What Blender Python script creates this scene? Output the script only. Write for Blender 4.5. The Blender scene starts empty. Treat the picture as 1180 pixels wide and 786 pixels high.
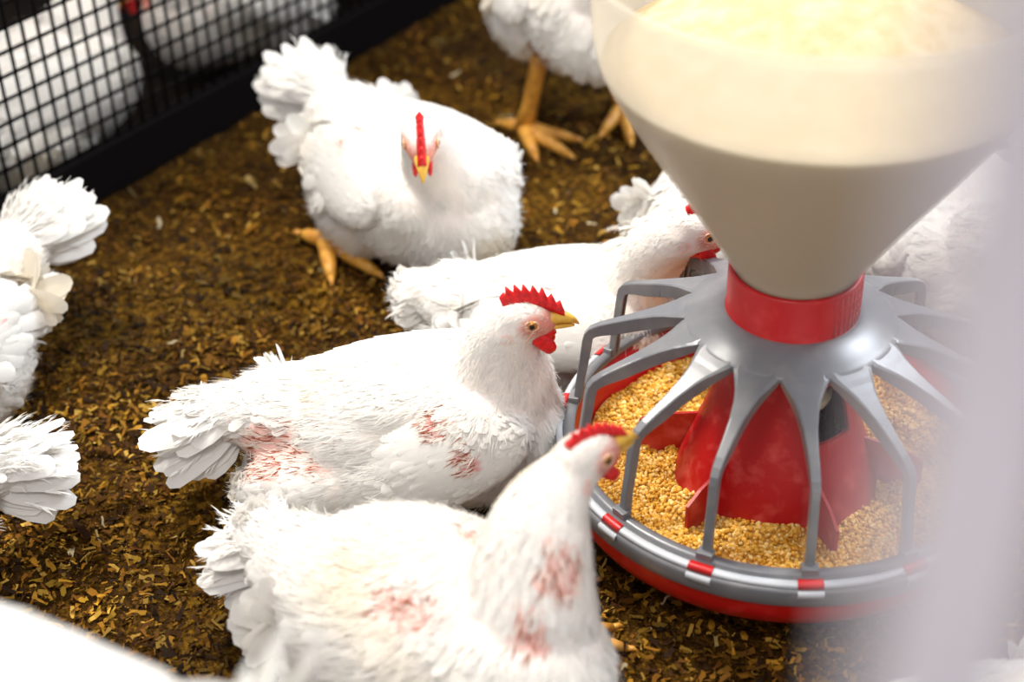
import bpy, bmesh, math
import numpy as np
from mathutils import Vector, Matrix, Euler

# ---------------------------------------------------------------- camera, light, exposure
sc = bpy.context.scene
COL = sc.collection
sc.view_settings.view_transform = 'Standard'
sc.view_settings.look = 'None'
sc.view_settings.gamma = 1.0
sc.view_settings.use_curve_mapping = False
sc.view_settings.exposure = 0.0

CAM_POS = Vector((-0.2145, -1.0121, 0.8946))
PITCH, ROLL = 0.61727, -0.02405
fwd = Vector((0, math.cos(PITCH), -math.sin(PITCH)))
rgt = Vector((1, 0, 0)); upv = rgt.cross(fwd)
r_ = math.cos(ROLL) * rgt + math.sin(ROLL) * upv
u_ = -math.sin(ROLL) * rgt + math.cos(ROLL) * upv
cd = bpy.data.cameras.new('camera')
cam = bpy.data.objects.new('camera', cd); COL.objects.link(cam)
m = Matrix((r_, u_, -fwd)).transposed().to_4x4(); m.translation = CAM_POS
cam.matrix_world = m
cd.sensor_width = 36; cd.lens = 1848 / 1180 * 36
cd.clip_start = 0.02; cd.clip_end = 50
cd.dof.use_dof = True; cd.dof.focus_distance = 1.29
cd.dof.aperture_fstop = 56.4 / 17.0
sc.camera = cam

w = bpy.data.worlds.new('world'); sc.world = w; w.use_nodes = True
w.node_tree.nodes['Background'].inputs[0].default_value = (0.96, 0.95, 1.0, 1)
w.node_tree.nodes['Background'].inputs[1].default_value = 0.66

def area(name, loc, target, size, power, col):
    l = bpy.data.lights.new(name, 'AREA'); l.shape = 'DISK'; l.size = size; l.energy = power; l.color = col
    o = bpy.data.objects.new(name, l); COL.objects.link(o); o.location = loc
    o.rotation_euler = (Vector(target) - Vector(loc)).to_track_quat('-Z', 'Y').to_euler()
    return o
lamp = area('barn_lamp', (-0.9, 0.7, 2.3), (-0.12, -0.02, 0), 0.5, 10, (1.0, 0.95, 0.87)); lamp.data.spread = math.radians(62)
win = area('barn_window_light', (1.5, 1.1, 2.2), (0, -0.02, 0.1), 1.0, 14, (0.85, 0.92, 1.0)); win.data.spread = math.radians(70)
front = area('front_fill', (-0.5, -1.3, 2.3), (-0.12, -0.05, 0.05), 0.7, 2.2, (1.0, 0.96, 0.93)); front.data.spread = math.radians(60)  # unseen fill added above the camera to brighten the middle, no real lamp

rng = np.random.default_rng(7)

# ---------------------------------------------------------------- materials
def mat(name, base=(0.8, 0.8, 0.8), rough=0.5, attr=None, spec=0.5, transl=0.0, sss=0.0, noise=None, bump=None, metallic=0, sheen=0):
    M = bpy.data.materials.new(name); M.use_nodes = True
    nt = M.node_tree; N = nt.nodes; Lk = nt.links
    b = N['Principled BSDF']; out = N['Material Output']
    b.inputs['Base Color'].default_value = (*base, 1); b.inputs['Roughness'].default_value = rough
    b.inputs['Specular IOR Level'].default_value = spec; b.inputs['Metallic'].default_value = metallic
    if sheen: b.inputs['Sheen Weight'].default_value = sheen
    if sss:
        b.inputs['Subsurface Weight'].default_value = sss
        b.inputs['Subsurface Radius'].default_value = (0.01, 0.004, 0.002); b.inputs['Subsurface Scale'].default_value = 0.5
    csrc = None
    if attr:
        a = N.new('ShaderNodeAttribute'); a.attribute_name = attr; csrc = a.outputs['Color']
    tc = N.new('ShaderNodeTexCoord')
    if noise:                         # (scale, colour2, lo, hi, detail)
        nz = N.new('ShaderNodeTexNoise'); nz.inputs['Scale'].default_value = noise[0]; nz.inputs['Detail'].default_value = noise[4] if len(noise) > 4 else 4
        Lk.new(tc.outputs['Object'], nz.inputs['Vector'])
        cr = N.new('ShaderNodeMapRange'); cr.inputs[1].default_value = noise[2]; cr.inputs[2].default_value = noise[3]
        Lk.new(nz.outputs['Fac'], cr.inputs[0])
        mx = N.new('ShaderNodeMix'); mx.data_type = 'RGBA'
        Lk.new(cr.outputs[0], mx.inputs[0])
        if csrc: Lk.new(csrc, mx.inputs[6])
        else: mx.inputs[6].default_value = (*base, 1)
        mx.inputs[7].default_value = (*noise[1], 1)
        csrc = mx.outputs[2]
    if csrc: Lk.new(csrc, b.inputs['Base Color'])
    if bump:                          # (scale, strength, distance)
        nb = N.new('ShaderNodeTexNoise'); nb.inputs['Scale'].default_value = bump[0]; nb.inputs['Detail'].default_value = 5
        Lk.new(tc.outputs['Object'], nb.inputs['Vector'])
        bp = N.new('ShaderNodeBump'); bp.inputs['Strength'].default_value = bump[1]; bp.inputs['Distance'].default_value = bump[2]
        Lk.new(nb.outputs['Fac'], bp.inputs['Height']); Lk.new(bp.outputs[0], b.inputs['Normal'])
    if transl:
        t = N.new('ShaderNodeBsdfTranslucent')
        if csrc: Lk.new(csrc, t.inputs[0])
        else: t.inputs[0].default_value = (*base, 1)
        ms = N.new('ShaderNodeMixShader'); ms.inputs[0].default_value = transl
        Lk.new(b.outputs[0], ms.inputs[1]); Lk.new(t.outputs[0], ms.inputs[2]); Lk.new(ms.outputs[0], out.inputs[0])
    return M

M_feather = mat('white_feather', rough=0.75, attr='Col', spec=0.2, transl=0.30)
M_skin = mat('bird_skin', rough=0.6, attr='Col', spec=0.3, sss=0.15, bump=(300, 0.3, 0.001))
M_leg = mat('yellow_leg', (0.72, 0.36, 0.05), 0.45, noise=(120, (0.5, 0.2, 0.03), 0.4, 0.7), bump=(500, 0.6, 0.0006))
M_comb = mat('red_comb', (0.80, 0.010, 0.010), 0.42, noise=(260, (0.5, 0.006, 0.01), 0.4, 0.7), bump=(700, 0.5, 0.0006), sss=0.1)
M_beak = mat('yellow_beak', (0.78, 0.46, 0.06), 0.35, noise=(150, (0.55, 0.26, 0.04), 0.45, 0.75))
M_iris = mat('amber_iris', (0.55, 0.22, 0.03), 0.15)
M_pupil = mat('black_pupil', (0.004, 0.004, 0.004), 0.05)
M_lid = mat('eye_lid', (0.75, 0.46, 0.30), 0.5)
M_grey = mat('grey_plastic', (0.160, 0.163, 0.175), 0.30, noise=(40, (0.21, 0.21, 0.21), 0.45, 0.7), bump=(900, 0.12, 0.0004))
M_greyl = mat('pale_grey_plastic', (0.5, 0.52, 0.55), 0.35)
M_red = mat('red_plastic', (0.50, 0.005, 0.006), 0.38, noise=(70, (0.6, 0.03, 0.03), 0.5, 0.8), bump=(120, 0.05, 0.001))
M_reddust = mat('dusty_red_plastic', (0.40, 0.004, 0.006), 0.42, noise=(60, (0.62, 0.10, 0.08), 0.52, 0.85, 8), bump=(200, 0.08, 0.001))
M_cream = mat('cream_plastic', (0.75, 0.66, 0.42), 0.4)
M_black = mat('black_plastic', (0.004, 0.003, 0.003), 0.8, spec=0.08)
M_grain = mat('feed_grain', rough=0.7, attr='Col', spec=0.2)
M_flake = mat('litter_flake', rough=0.8, attr='Col', spec=0.15)
M_feedin = mat('hopper_feed', (0.47, 0.345, 0.175), 0.9, noise=(60, (0.54, 0.43, 0.27), 0.4, 0.7), bump=(300, 0.6, 0.002))
M_post = mat('white_pipe_plastic', (0.86, 0.80, 0.82), 0.5, noise=(8, (0.6, 0.54, 0.56), 0.4, 0.7))

def hopper_mat():
    M = bpy.data.materials.new('milky_translucent_plastic'); M.use_nodes = True
    nt = M.node_tree; N = nt.nodes; Lk = nt.links
    b = N['Principled BSDF']; out = N['Material Output']
    c = (0.84, 0.77, 0.63)
    b.inputs['Base Color'].default_value = (*c, 1); b.inputs['Roughness'].default_value = 0.32
    t = N.new('ShaderNodeBsdfTranslucent'); t.inputs[0].default_value = (*c, 1)
    m1 = N.new('ShaderNodeMixShader'); m1.inputs[0].default_value = 0.45
    Lk.new(b.outputs[0], m1.inputs[1]); Lk.new(t.outputs[0], m1.inputs[2])
    tr = N.new('ShaderNodeBsdfTransparent'); m2 = N.new('ShaderNodeMixShader'); m2.inputs[0].default_value = 0.52
    Lk.new(m1.outputs[0], m2.inputs[1]); Lk.new(tr.outputs[0], m2.inputs[2]); Lk.new(m2.outputs[0], out.inputs[0])
    return M
M_hopper = hopper_mat()

def litter_mat(name, dark=1.0):
    M = bpy.data.materials.new(name); M.use_nodes = True
    nt = M.node_tree; N = nt.nodes; Lk = nt.links
    b = N['Principled BSDF']; b.inputs['Roughness'].default_value = 0.95; b.inputs['Specular IOR Level'].default_value = 0.1
    tc = N.new('ShaderNodeTexCoord')
    n1 = N.new('ShaderNodeTexNoise'); n1.inputs['Scale'].default_value = 5; n1.inputs['Detail'].default_value = 3
    n2 = N.new('ShaderNodeTexNoise'); n2.inputs['Scale'].default_value = 130; n2.inputs['Detail'].default_value = 6; n2.inputs['Roughness'].default_value = 0.7
    for n in (n1, n2): Lk.new(tc.outputs['Object'], n.inputs['Vector'])
    ad = N.new('ShaderNodeMath'); ad.operation = 'MULTIPLY_ADD'; ad.inputs[1].default_value = 0.55
    Lk.new(n1.outputs['Fac'], ad.inputs[0]); Lk.new(n2.outputs['Fac'], ad.inputs[2])
    cr = N.new('ShaderNodeValToRGB'); e = cr.color_ramp.elements
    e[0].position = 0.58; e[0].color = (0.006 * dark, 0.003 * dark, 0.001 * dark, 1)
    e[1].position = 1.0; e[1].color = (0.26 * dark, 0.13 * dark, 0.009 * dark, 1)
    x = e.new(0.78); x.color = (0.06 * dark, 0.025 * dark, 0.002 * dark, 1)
    Lk.new(ad.outputs[0], cr.inputs[0]); Lk.new(cr.outputs[0], b.inputs['Base Color'])
    bp = N.new('ShaderNodeBump'); bp.inputs['Strength'].default_value = 1.0; bp.inputs['Distance'].default_value = 0.006
    Lk.new(n2.outputs['Fac'], bp.inputs['Height']); Lk.new(bp.outputs[0], b.inputs['Normal'])
    return M
M_litter = litter_mat('brown_litter')
M_litter2 = litter_mat('shaded_litter', 0.12)  # darkened copy of the litter: shade beyond the fence put into the colour

# ---------------------------------------------------------------- mesh helpers
class Buf:
    def __init__(s): s.V = []; s.F = []; s.C = []; s.n = 0
    def add(s, V, F, mi=0, col=(1, 1, 1)):
        V = np.asarray(V, float).reshape(-1, 3); F = np.asarray(F, int)
        c = np.asarray(col, float)
        if c.ndim == 1: c = np.tile(c, (len(V), 1))
        s.V.append(V); s.C.append(c); s.F.append((F + s.n, mi)); s.n += len(V)
    def build(s, name, mats, parent=None, smooth=True):
        me = bpy.data.meshes.new(name)
        V = np.concatenate(s.V); C = np.concatenate(s.C)
        me.vertices.add(len(V)); me.vertices.foreach_set('co', V.ravel())
        lv = np.concatenate([f.ravel() for f, _ in s.F])
        tot = np.concatenate([np.full(len(f), f.shape[1]) for f, _ in s.F])
        mi = np.concatenate([np.full(len(f), k) for f, k in s.F])
        st = np.concatenate([[0], np.cumsum(tot)[:-1]])
        me.loops.add(len(lv)); me.loops.foreach_set('vertex_index', lv.astype(np.int32))
        me.polygons.add(len(tot)); me.polygons.foreach_set('loop_start', st.astype(np.int32))
        me.polygons.foreach_set('loop_total', tot.astype(np.int32))
        me.polygons.foreach_set('material_index', mi.astype(np.int32))
        me.polygons.foreach_set('use_smooth', np.full(len(tot), smooth))
        a = me.color_attributes.new('Col', 'FLOAT_COLOR', 'POINT')
        a.data.foreach_set('color', np.concatenate([C, np.ones((len(C), 1))], 1).astype(np.float32).ravel())
        for x in (mats if isinstance(mats, (list, tuple)) else [mats]): me.materials.append(x)
        me.validate(); me.update()
        o = bpy.data.objects.new(name, me); COL.objects.link(o); o.parent = parent
        return o

def revolve(buf, prof, n=96, a0=0, a1=2 * math.pi, mi=0, col=(1, 1, 1), skip=None, closed=False):
    prof = np.array(prof, float)
    if closed: prof = np.vstack([prof, prof[:1]])
    full = abs(a1 - a0 - 2 * math.pi) < 1e-6
    an = np.linspace(a0, a1, n + 1)[: n if full else n + 1]
    V = np.stack([prof[:, 0][None] * np.cos(an)[:, None], prof[:, 0][None] * np.sin(an)[:, None], np.tile(prof[:, 1], (len(an), 1))], -1)
    k = len(prof); F = []
    for i in range(n):
        j = (i + 1) % len(an)
        for q in range(k - 1):
            if skip and skip(an[i], q): continue
            F.append((i * k + q, j * k + q, j * k + q + 1, i * k + q + 1))
    buf.add(V, F, mi, col)

def tube(buf, pts, rad, n=10, mi=0, col=(1, 1, 1), flat=None):
    """capped tube through pts, one radius a point"""
    P = np.array(pts, float); R = np.array(rad, float)
    T = np.gradient(P, axis=0); T /= np.linalg.norm(T, axis=1)[:, None]
    up = np.array([0, 0, 1.]) if abs(T[0][2]) < 0.9 else np.array([1., 0, 0])
    V = []
    an = np.arange(n) * 2 * math.pi / n
    for p, t, r in zip(P, T, R):
        s = np.cross(t, up); s /= np.linalg.norm(s); u = np.cross(s, t)
        a, b = (r, r) if flat is None else (r * flat[0], r * flat[1])
        V.append(p + np.cos(an)[:, None] * s * a + np.sin(an)[:, None] * u * b)
    V = np.concatenate(V); F = []
    for i in range(len(P) - 1):
        for j in range(n):
            k = (j + 1) % n
            F.append((i * n + j, i * n + k, (i + 1) * n + k, (i + 1) * n + j))
    m0 = len(V); V = np.vstack([V, P[0], P[-1]])
    buf.add(V, F, mi, col)
    base = buf.n - len(V)
    T1 = [(m0, (j + 1) % n, j) for j in range(n)] + [(m0 + 1, (len(P) - 1) * n + j, (len(P) - 1) * n + (j + 1) % n) for j in range(n)]
    buf.F.append((np.array(T1) + base, mi))

def box(buf, c, size, rot=None, mi=0, col=(1, 1, 1)):
    s = np.array(size) / 2
    V = np.array([(x, y, z) for x in (-1, 1) for y in (-1, 1) for z in (-1, 1)], float) * s
    if rot is not None: V = V @ np.array(rot.to_3x3()).T
    F = [(0, 1, 3, 2), (4, 6, 7, 5), (0, 4, 5, 1), (2, 3, 7, 6), (0, 2, 6, 4), (1, 5, 7, 3)]
    buf.add(V + np.array(c), F, mi, col)

def bevel(o, wd=0.001, seg=2):
    md = o.modifiers.new('bevel', 'BEVEL'); md.width = wd; md.segments = seg; md.limit_method = 'ANGLE'; md.angle_limit = math.radians(40)

_ico = {}
def ico(sub=3):
    if sub not in _ico:
        b = bmesh.new(); bmesh.ops.create_icosphere(b, subdivisions=sub, radius=1)
        b.verts.ensure_lookup_table()
        _ico[sub] = (np.array([v.co[:] for v in b.verts]), np.array([[v.index for v in f.verts] for f in b.faces])); b.free()
    return _ico[sub]

def ball(buf, c, r, R=None, mi=0, col=(1, 1, 1), sub=3):
    V, F = ico(sub); V = V * np.array(r)
    if R is not None: V = V @ np.array(R).T
    buf.add(V + np.array(c), F, mi, col)

def tag(o, label=None, cat=None, group=None, kind=None):
    if label: o['label'] = label
    if cat: o['category'] = cat
    if group: o['group'] = group
    if kind: o['kind'] = kind
    return o

def empty(name, loc, rz=0):
    o = bpy.data.objects.new(name, None); COL.objects.link(o); o.location = loc; o.rotation_euler = (0, 0, rz); o.empty_display_size = 0.05
    return o

# ---------------------------------------------------------------- the floor
fb = Buf()
FA = np.array([-0.688, 0.525]); FD = np.array([0.59613, 0.80289]); FN = np.array([-0.80289, 0.59613])  # the mesh fence: point, direction, side away from us
def fpt(s, z=0, off=0): q = FA + FD * s + FN * off; return (q[0], q[1], z)
gx = np.linspace(-1.6, 2.2, 200); gy = np.linspace(-1.3, 2.6, 200)
X, Y = np.meshgrid(gx, gy, indexing='ij')
def bumpz(x, y): return 0.0025 * np.sin(x * 31 + 2 * np.sin(y * 17)) * np.sin(y * 27 + 1.3 * np.sin(x * 23)) + 0.0015 * np.sin(x * 71 + y * 53) - 0.003
Z = bumpz(X, Y)
V = np.stack([X, Y, Z], -1).reshape(-1, 3)
ii = np.arange(199)[:, None] * 200 + np.arange(199)[None]
F = np.stack([ii, ii + 200, ii + 201, ii + 1], -1).reshape(-1, 4)
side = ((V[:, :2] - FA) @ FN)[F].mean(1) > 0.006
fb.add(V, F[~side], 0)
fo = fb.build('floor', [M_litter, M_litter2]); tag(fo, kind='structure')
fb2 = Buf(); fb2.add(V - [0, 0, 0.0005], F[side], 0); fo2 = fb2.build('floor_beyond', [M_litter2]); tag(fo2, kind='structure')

# loose litter: shavings, husks and straw bits
def scatter_flakes(n, x0, x1, y0, y1, lmin, lmax, wfrac, pal, zup=0.004):
    x = rng.uniform(x0, x1, n); y = rng.uniform(y0, y1, n)
    ok = ((np.stack([x, y], 1) - FA) @ FN) < -0.012
    x, y = x[ok], y[ok]; n = len(x)
    L = lmin + (lmax - lmin) * rng.random(n) ** 2.2; W = L * rng.uniform(*wfrac, n)
    a = rng.uniform(0, 2 * math.pi, n); tilt = rng.normal(0, 0.32, n); roll = rng.normal(0, 0.45, n)
    D = np.stack([np.cos(a) * np.cos(tilt), np.sin(a) * np.cos(tilt), np.sin(tilt)], 1)
    S = np.stack([-np.sin(a), np.cos(a), np.zeros(n)], 1); U = np.cross(D, S)
    S = S * np.cos(roll)[:, None] + U * np.sin(roll)[:, None]; U = np.cross(D, S)
    c = np.stack([x, y, bumpz(x, y) + 0.001 + np.abs(np.sin(tilt)) * L / 2 + rng.random(n) * zup], 1)
    rows = []
    for t, h in ((-0.5, 0), (-0.15, 0.10), (0.2, 0.08), (0.5, 0)):
        cc = c + D * (L * (t + rng.uniform(-.1, .1, n)))[:, None] + U * (L * h * rng.uniform(-1, 1.5, n))[:, None]
        rows += [cc - S * (W * rng.uniform(.1, .75, n))[:, None], cc + S * (W * rng.uniform(.1, .75, n))[:, None]]
    V = np.stack(rows, 1)
    f = np.array([(0, 1, 3, 2), (2, 3, 5, 4), (4, 5, 7, 6)])
    F = (np.arange(n)[:, None, None] * 8 + f[None]).reshape(-1, 4)
    pal = np.array(pal); ci = rng.integers(0, len(pal), n); C = pal[ci] * rng.uniform(0.55, 1.4, (n, 1))
    damp = np.clip(.62 + .42 * np.sin(x * 9 + 1.8 * np.sin(y * 6 + 1)) * np.sin(y * 11 + 1.5 * np.sin(x * 8)) + .18 * np.sin(x * 37 + y * 29), .18, 1)   # damp, dark patches of old litter
    C = C * damp[:, None]
    return V.reshape(-1, 3), F, np.repeat(C, 8, 0)
pal = [(0.30, 0.125, 0.008), (0.14, 0.05, 0.003), (0.035, 0.012, 0.0015), (0.22, 0.088, 0.005), (0.42, 0.20, 0.015), (0.07, 0.027, 0.003), (0.025, 0.010, 0.002), (0.11, 0.042, 0.003), (0.45, 0.26, 0.04), (0.28, 0.15, 0.01)]
lb = Buf()
for a_ in ((75000, -0.95, 0.5, -0.3, 0.4, 0.0010, 0.013), (32000, -0.95, 0.7, 0.4, 1.3, 0.002, 0.014)):
    v, f, c = scatter_flakes(*a_, (0.16, 0.5), pal); lb.add(v, f, 0, c)
v, f, c = scatter_flakes(380, -0.95, 0.6, -0.3, 1.1, 0.008, 0.02, (0.15, 0.4), [(0.55, 0.38, 0.13), (0.6, 0.5, 0.3), (0.4, 0.22, 0.05)]); lb.add(v, f, 0, c)
o = lb.build('loose_litter', M_flake, smooth=False)
tag(o, 'loose brown wood shavings and husks covering the pen floor', 'litter', kind='stuff')

# ---------------------------------------------------------------- the feeder
def build_feeder(root, detail=True):
    N = 14; PH = math.radians(114.26)
    b = Buf()
    revolve(b, [(0.0, 0.012), (0.10, 0.012), (0.148, 0.022), (0.158, 0.04), (0.166, 0.070), (0.170, 0.081), (0.1775, 0.081), (0.1800, 0.066), (0.1788, 0.050), (0.172, 0.037), (0.152, 0.020), (0.125, 0.006), (0.100, 0.001), (0.0, 0.001)], 128)
    b.build('pan', M_red, root)
    b = Buf()
    revolve(b, [(0.1655, 0.080), (0.1655, 0.0860), (0.1720, 0.0868), (0.1735, 0.0850), (0.1750, 0.0815), (0.1790, 0.0800), (0.1822, 0.0790), (0.1832, 0.0765), (0.1832, 0.0650), (0.1815, 0.0630), (0.1795, 0.0640), (0.1795, 0.0770), (0.1700, 0.0775)], 160, closed=True)
    b.build('rim', M_grey, root)
    # pale raised lip: fourteen lengths between the clips, plus the red clips themselves
    for i in range(N):
        a = PH + 2 * math.pi * i / N
        g = 0.052
        b = Buf(); revolve(b, [(0.1752, 0.0818), (0.1757, 0.0838), (0.1800, 0.0826), (0.1812, 0.0800), (0.1790, 0.0795)], 14, a + g, a + 2 * math.pi / N - g, closed=True)
        o = b.build('rim_lip', M_greyl, root)
        c = Buf(); revolve(c, [(0.1750, 0.0805), (0.1755, 0.0848), (0.1800, 0.0838), (0.1815, 0.0800)], 6, a - g, a + g, closed=True)
        o = c.build('rim_clip', M_red, root); o['label'] = 'small red clip on the grey rim'
        c = Buf(); revolve(c, [(0.1815, 0.0792), (0.1845, 0.0782), (0.1848, 0.0735), (0.1830, 0.0735)], 6, a - g, a + g, closed=True)
        c.build('clip_tab', M_greyl, o)
    # hub plate
    b = Buf(); rn = 0.0817; n = N * 24
    rr = [0.049, 0.049, 0.056, 0.066]
    prof = [(0.049, 0.196), (0.049, 0.2035), (0.055, 0.2030), (0.064, 0.2005), (0.072, 0.1970), (0.078, 0.1942)]
    an = np.arange(n) * 2 * math.pi / n + PH
    V = []
    for r0, z0 in prof: V.append(np.stack([r0 * np.cos(an), r0 * np.sin(an), np.full(n, z0)], 1))
    for r0, z0 in ((0.0812, 0.1928), (0.0818, 0.1922), (0.0818, 0.1880)): V.append(np.stack([r0 * np.cos(an), r0 * np.sin(an), np.full(n, z0)], 1))
    V.append(np.stack([0.06 * np.cos(an), 0.06 * np.sin(an), np.full(n, 0.196)], 1))
    k = len(V); V = np.concatenate(V); F = []
    for q in range(k):
        q2 = (q + 1) % k
        for i in range(n): F.append((q * n + i, q * n + (i + 1) % n, q2 * n + (i + 1) % n, q2 * n + i))
    b.add(V, F); hb = b.build('hub_plate', M_grey, root, smooth=True); bevel(hb, .0005, 1)
    # spokes
    for i in range(N):
        a = PH + 2 * math.pi * i / N
        path = [(0.0770, 0.1942), (0.0817, 0.1924), (0.0870, 0.1904), (0.0915, 0.1885), (0.097, 0.1866), (0.106, 0.1832), (0.120, 0.1776), (0.138, 0.1702), (0.150, 0.1650), (0.1572, 0.1605), (0.1612, 0.1550), (0.1628, 0.1480), (0.1650, 0.128), (0.1680, 0.105), (0.1695, 0.086)]
        wid = [0.0340, 0.0342, 0.0292, 0.0248, 0.0200, 0.0150, 0.0106, 0.0082, 0.0074, 0.0070, 0.0068, 0.0066, 0.0066, 0.0066, 0.0080]
        P = np.array(path); T = np.gradient(P, axis=0); T /= np.linalg.norm(T, axis=1)[:, None]
        Nn = np.stack([-T[:, 1], T[:, 0]], 1); Nn[Nn @ np.array([0.5, 0.5]) < 0] *= -1     # outward/up normal in (r,z)
        th = 0.0034; b = Buf(); V = []
        dep = np.interp(P[:, 0], [0.08, 0.10, 0.135, 0.158, 0.17], [0.007, 0.012, 0.0125, 0.009, 0.0065])
        for (r0, z0), nn, wv, dp in zip(P, Nn, wid, dep):
            ring = []
            bt = 0.0019
            for off, hw in ((0.0, wv / 2 * 0.82), (-0.0006, wv / 2), (-th, wv / 2), (-th, wv / 2 - bt if wv / 2 - bt > 0.0004 else 0.0004), ):
                ring.append((off, hw))
            # channel section: top skin with two side walls hanging below
            sec = [(0, -wv / 2 * 0.8), (0, wv / 2 * 0.8), (-0.0008, wv / 2), (-dp, wv / 2), (-dp, wv / 2 - bt), (-th, wv / 2 - bt), (-th, -wv / 2 + bt), (-dp, -wv / 2 + bt), (-dp, -wv / 2), (-0.0008, -wv / 2)]
            for off, t in sec:
                r1 = r0 + nn[0] * off; z1 = z0 + nn[1] * off
                V.append((r1 * math.cos(a) - t * math.sin(a), r1 * math.sin(a) + t * math.cos(a), z1))
        ks = 10; F = []
        for q in range(len(P) - 1):
            for j in range(ks):
                j2 = (j + 1) % ks
                F.append((q * ks + j, q * ks + j2, (q + 1) * ks + j2, (q + 1) * ks + j))
        b.add(V, F)
        # cross web inside the channel, and the foot on the rim
        ca, sa = math.cos(a), math.sin(a)
        rot = Matrix.Rotation(a, 3, 'Z')
        box(b, (0.118 * ca, 0.118 * sa, 0.1715), (0.002, 0.011, 0.011), rot)
        box(b, (0.1690 * ca, 0.1690 * sa, 0.0885), (0.0085, 0.0125, 0.006), rot)
        so = b.build('spoke', M_grey, root, smooth=False); bevel(so, .0007, 2)
    # collar
    b = Buf()
    revolve(b, [(0.0500, 0.199), (0.0522, 0.200), (0.0510, 0.2035), (0.0503, 0.205), (0.0503, 0.238), (0.0495, 0.2395), (0.0462, 0.2395), (0.0455, 0.238), (0.0455, 0.199)], 96, closed=True)
    for k in range(3):
        z = 0.211 + 0.008 * k
        revolve(b, [(0.0500, z - 0.001), (0.0514, z), (0.0500, z + 0.001)], 20, math.radians(-62), math.radians(-5))
    for k in range(10):
        a = math.radians(-62 + 6 * k)
        box(b, (0.0506 * math.cos(a), 0.0506 * math.sin(a), 0.220), (0.0012, 0.0016, 0.032), Matrix.Rotation(a, 3, 'Z'))
    b.build('collar', M_red, root)
    # inner cone with window
    b = Buf()
    prof = [(0.0855, 0.030), (0.0835, 0.040), (0.0800, 0.052), (0.0735, 0.070), (0.066, 0.090), (0.059, 0.110), (0.053, 0.132), (0.0480, 0.155), (0.0450, 0.178), (0.0440, 0.199)]
    win = lambda a, q: (math.radians(-78) < ((a + math.pi) % (2 * math.pi) - math.pi) < math.radians(-40)) and q in (5, 6)
    revolve(b, prof, 96, skip=win)
    revolve(b, [(r - 0.003, z) for r, z in prof], 96, skip=win)
    o = b.build('feed_cone', M_reddust, root)
    b = Buf(); revolve(b, [(0.030, 0.02), (0.0300, 0.122), (0.038, 0.124), (0.038, 0.130), (0.030, 0.132), (0.030, 0.2)], 48); b.build('drop_tube', M_cream, root)
    # fins
    for k in range(6):
        a = math.radians(-136 + 60 * k)
        b = Buf(); rot = Matrix.Rotation(a, 3, 'Z')
        pts = [(0.070, 0.030), (0.115, 0.030), (0.115, 0.072), (0.100, 0.080), (0.066, 0.088)]
        V = []
        for s in (-0.0013, 0.0013):
            for r0, z0 in pts: V.append((r0 * math.cos(a) - s * math.sin(a), r0 * math.sin(a) + s * math.cos(a), z0))
        n5 = len(pts)
        b.add(V, [(0, 1, 2, 3, 4)]); b.F.append((np.array([(9, 8, 7, 6, 5)]), 0)); b.F.append((np.array([(i, i + n5, (i + 1) % n5 + n5, (i + 1) % n5) for i in range(n5)]), 0))
        b.build('fin', M_reddust, root, smooth=False)

feeder = empty('pan_feeder', (0, 0, 0))
tag(feeder, 'round red pan feeder with grey spoked grill and red collar', 'feeder', 'pan feeders')
build_feeder(feeder)

# hopper standing in the collar
b = Buf()
hp = [(0.0440, 0.206), (0.0440, 0.222), (0.0455, 0.2380), (0.0590, 0.2600), (0.0840, 0.300), (0.1100, 0.3400), (0.1350, 0.380), (0.1450, 0.398), (0.1510, 0.412), (0.1545, 0.430), (0.1580, 0.478), (0.1590, 0.484), (0.1610, 0.486), (0.1618, 0.484)]
revolve(b, hp, 128)
revolve(b, [(r - 0.0018, z) for r, z in hp[:-3]], 128)
hop = b.build('feed_hopper', M_hopper)
tag(hop, 'milky plastic feed hopper cone standing in the red collar of the feeder', 'feed hopper')
b = Buf()
fp = [(0.0, 0.208), (0.0410, 0.209), (0.0422, 0.238), (0.0560, 0.2600), (0.0810, 0.300), (0.1070, 0.3400), (0.1320, 0.380), (0.1385, 0.391), (0.1480, 0.408), (0.140, 0.414), (0.10, 0.436), (0.05, 0.455), (0.0, 0.462)]
revolve(b, fp, 96)
o = b.build('hopper_feed', M_feedin); tag(o, 'tan feed meal filling the lower cone of the milky hopper', 'feed', kind='stuff')

# feed in the pan
def feed_z(r, a): return 0.045 + 0.004 * np.sin(3 * a + 1) + 0.003 * np.sin(7 * a + r * 90) - 0.06 * np.clip(r - 0.145, 0, 1) + 0.002 * np.sin(r * 300 + a * 11)
b = Buf()
ra = np.linspace(0.078, 0.1595, 30); aa = np.arange(160) * 2 * math.pi / 160
RR, AA = np.meshgrid(ra, aa, indexing='ij'); ZZ = feed_z(RR, AA)
V = np.stack([RR * np.cos(AA), RR * np.sin(AA), ZZ], -1).reshape(-1, 3)
F = [(i * 160 + j, i * 160 + (j + 1) % 160, (i + 1) * 160 + (j + 1) % 160, (i + 1) * 160 + j) for i in range(29) for j in range(160)]
b.add(V, F, 0, (0.50, 0.27, 0.05))
n = 19000
r = np.sqrt(rng.uniform(0.078 ** 2, 0.158 ** 2, n)); a = rng.uniform(0, 2 * math.pi, n)
c = np.stack([r * np.cos(a), r * np.sin(a), feed_z(r, a) + rng.uniform(-0.0005, 0.002, n)], 1)
iv, jf = ico(1)
cs = iv[None] * (rng.uniform(0.0009, 0.0024, (n, 1, 1)) * rng.uniform(0.7, 1.3, (n, 1, 3))) * rng.uniform(0.8, 1.2, (n, len(iv), 1)) + c[:, None]
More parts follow.
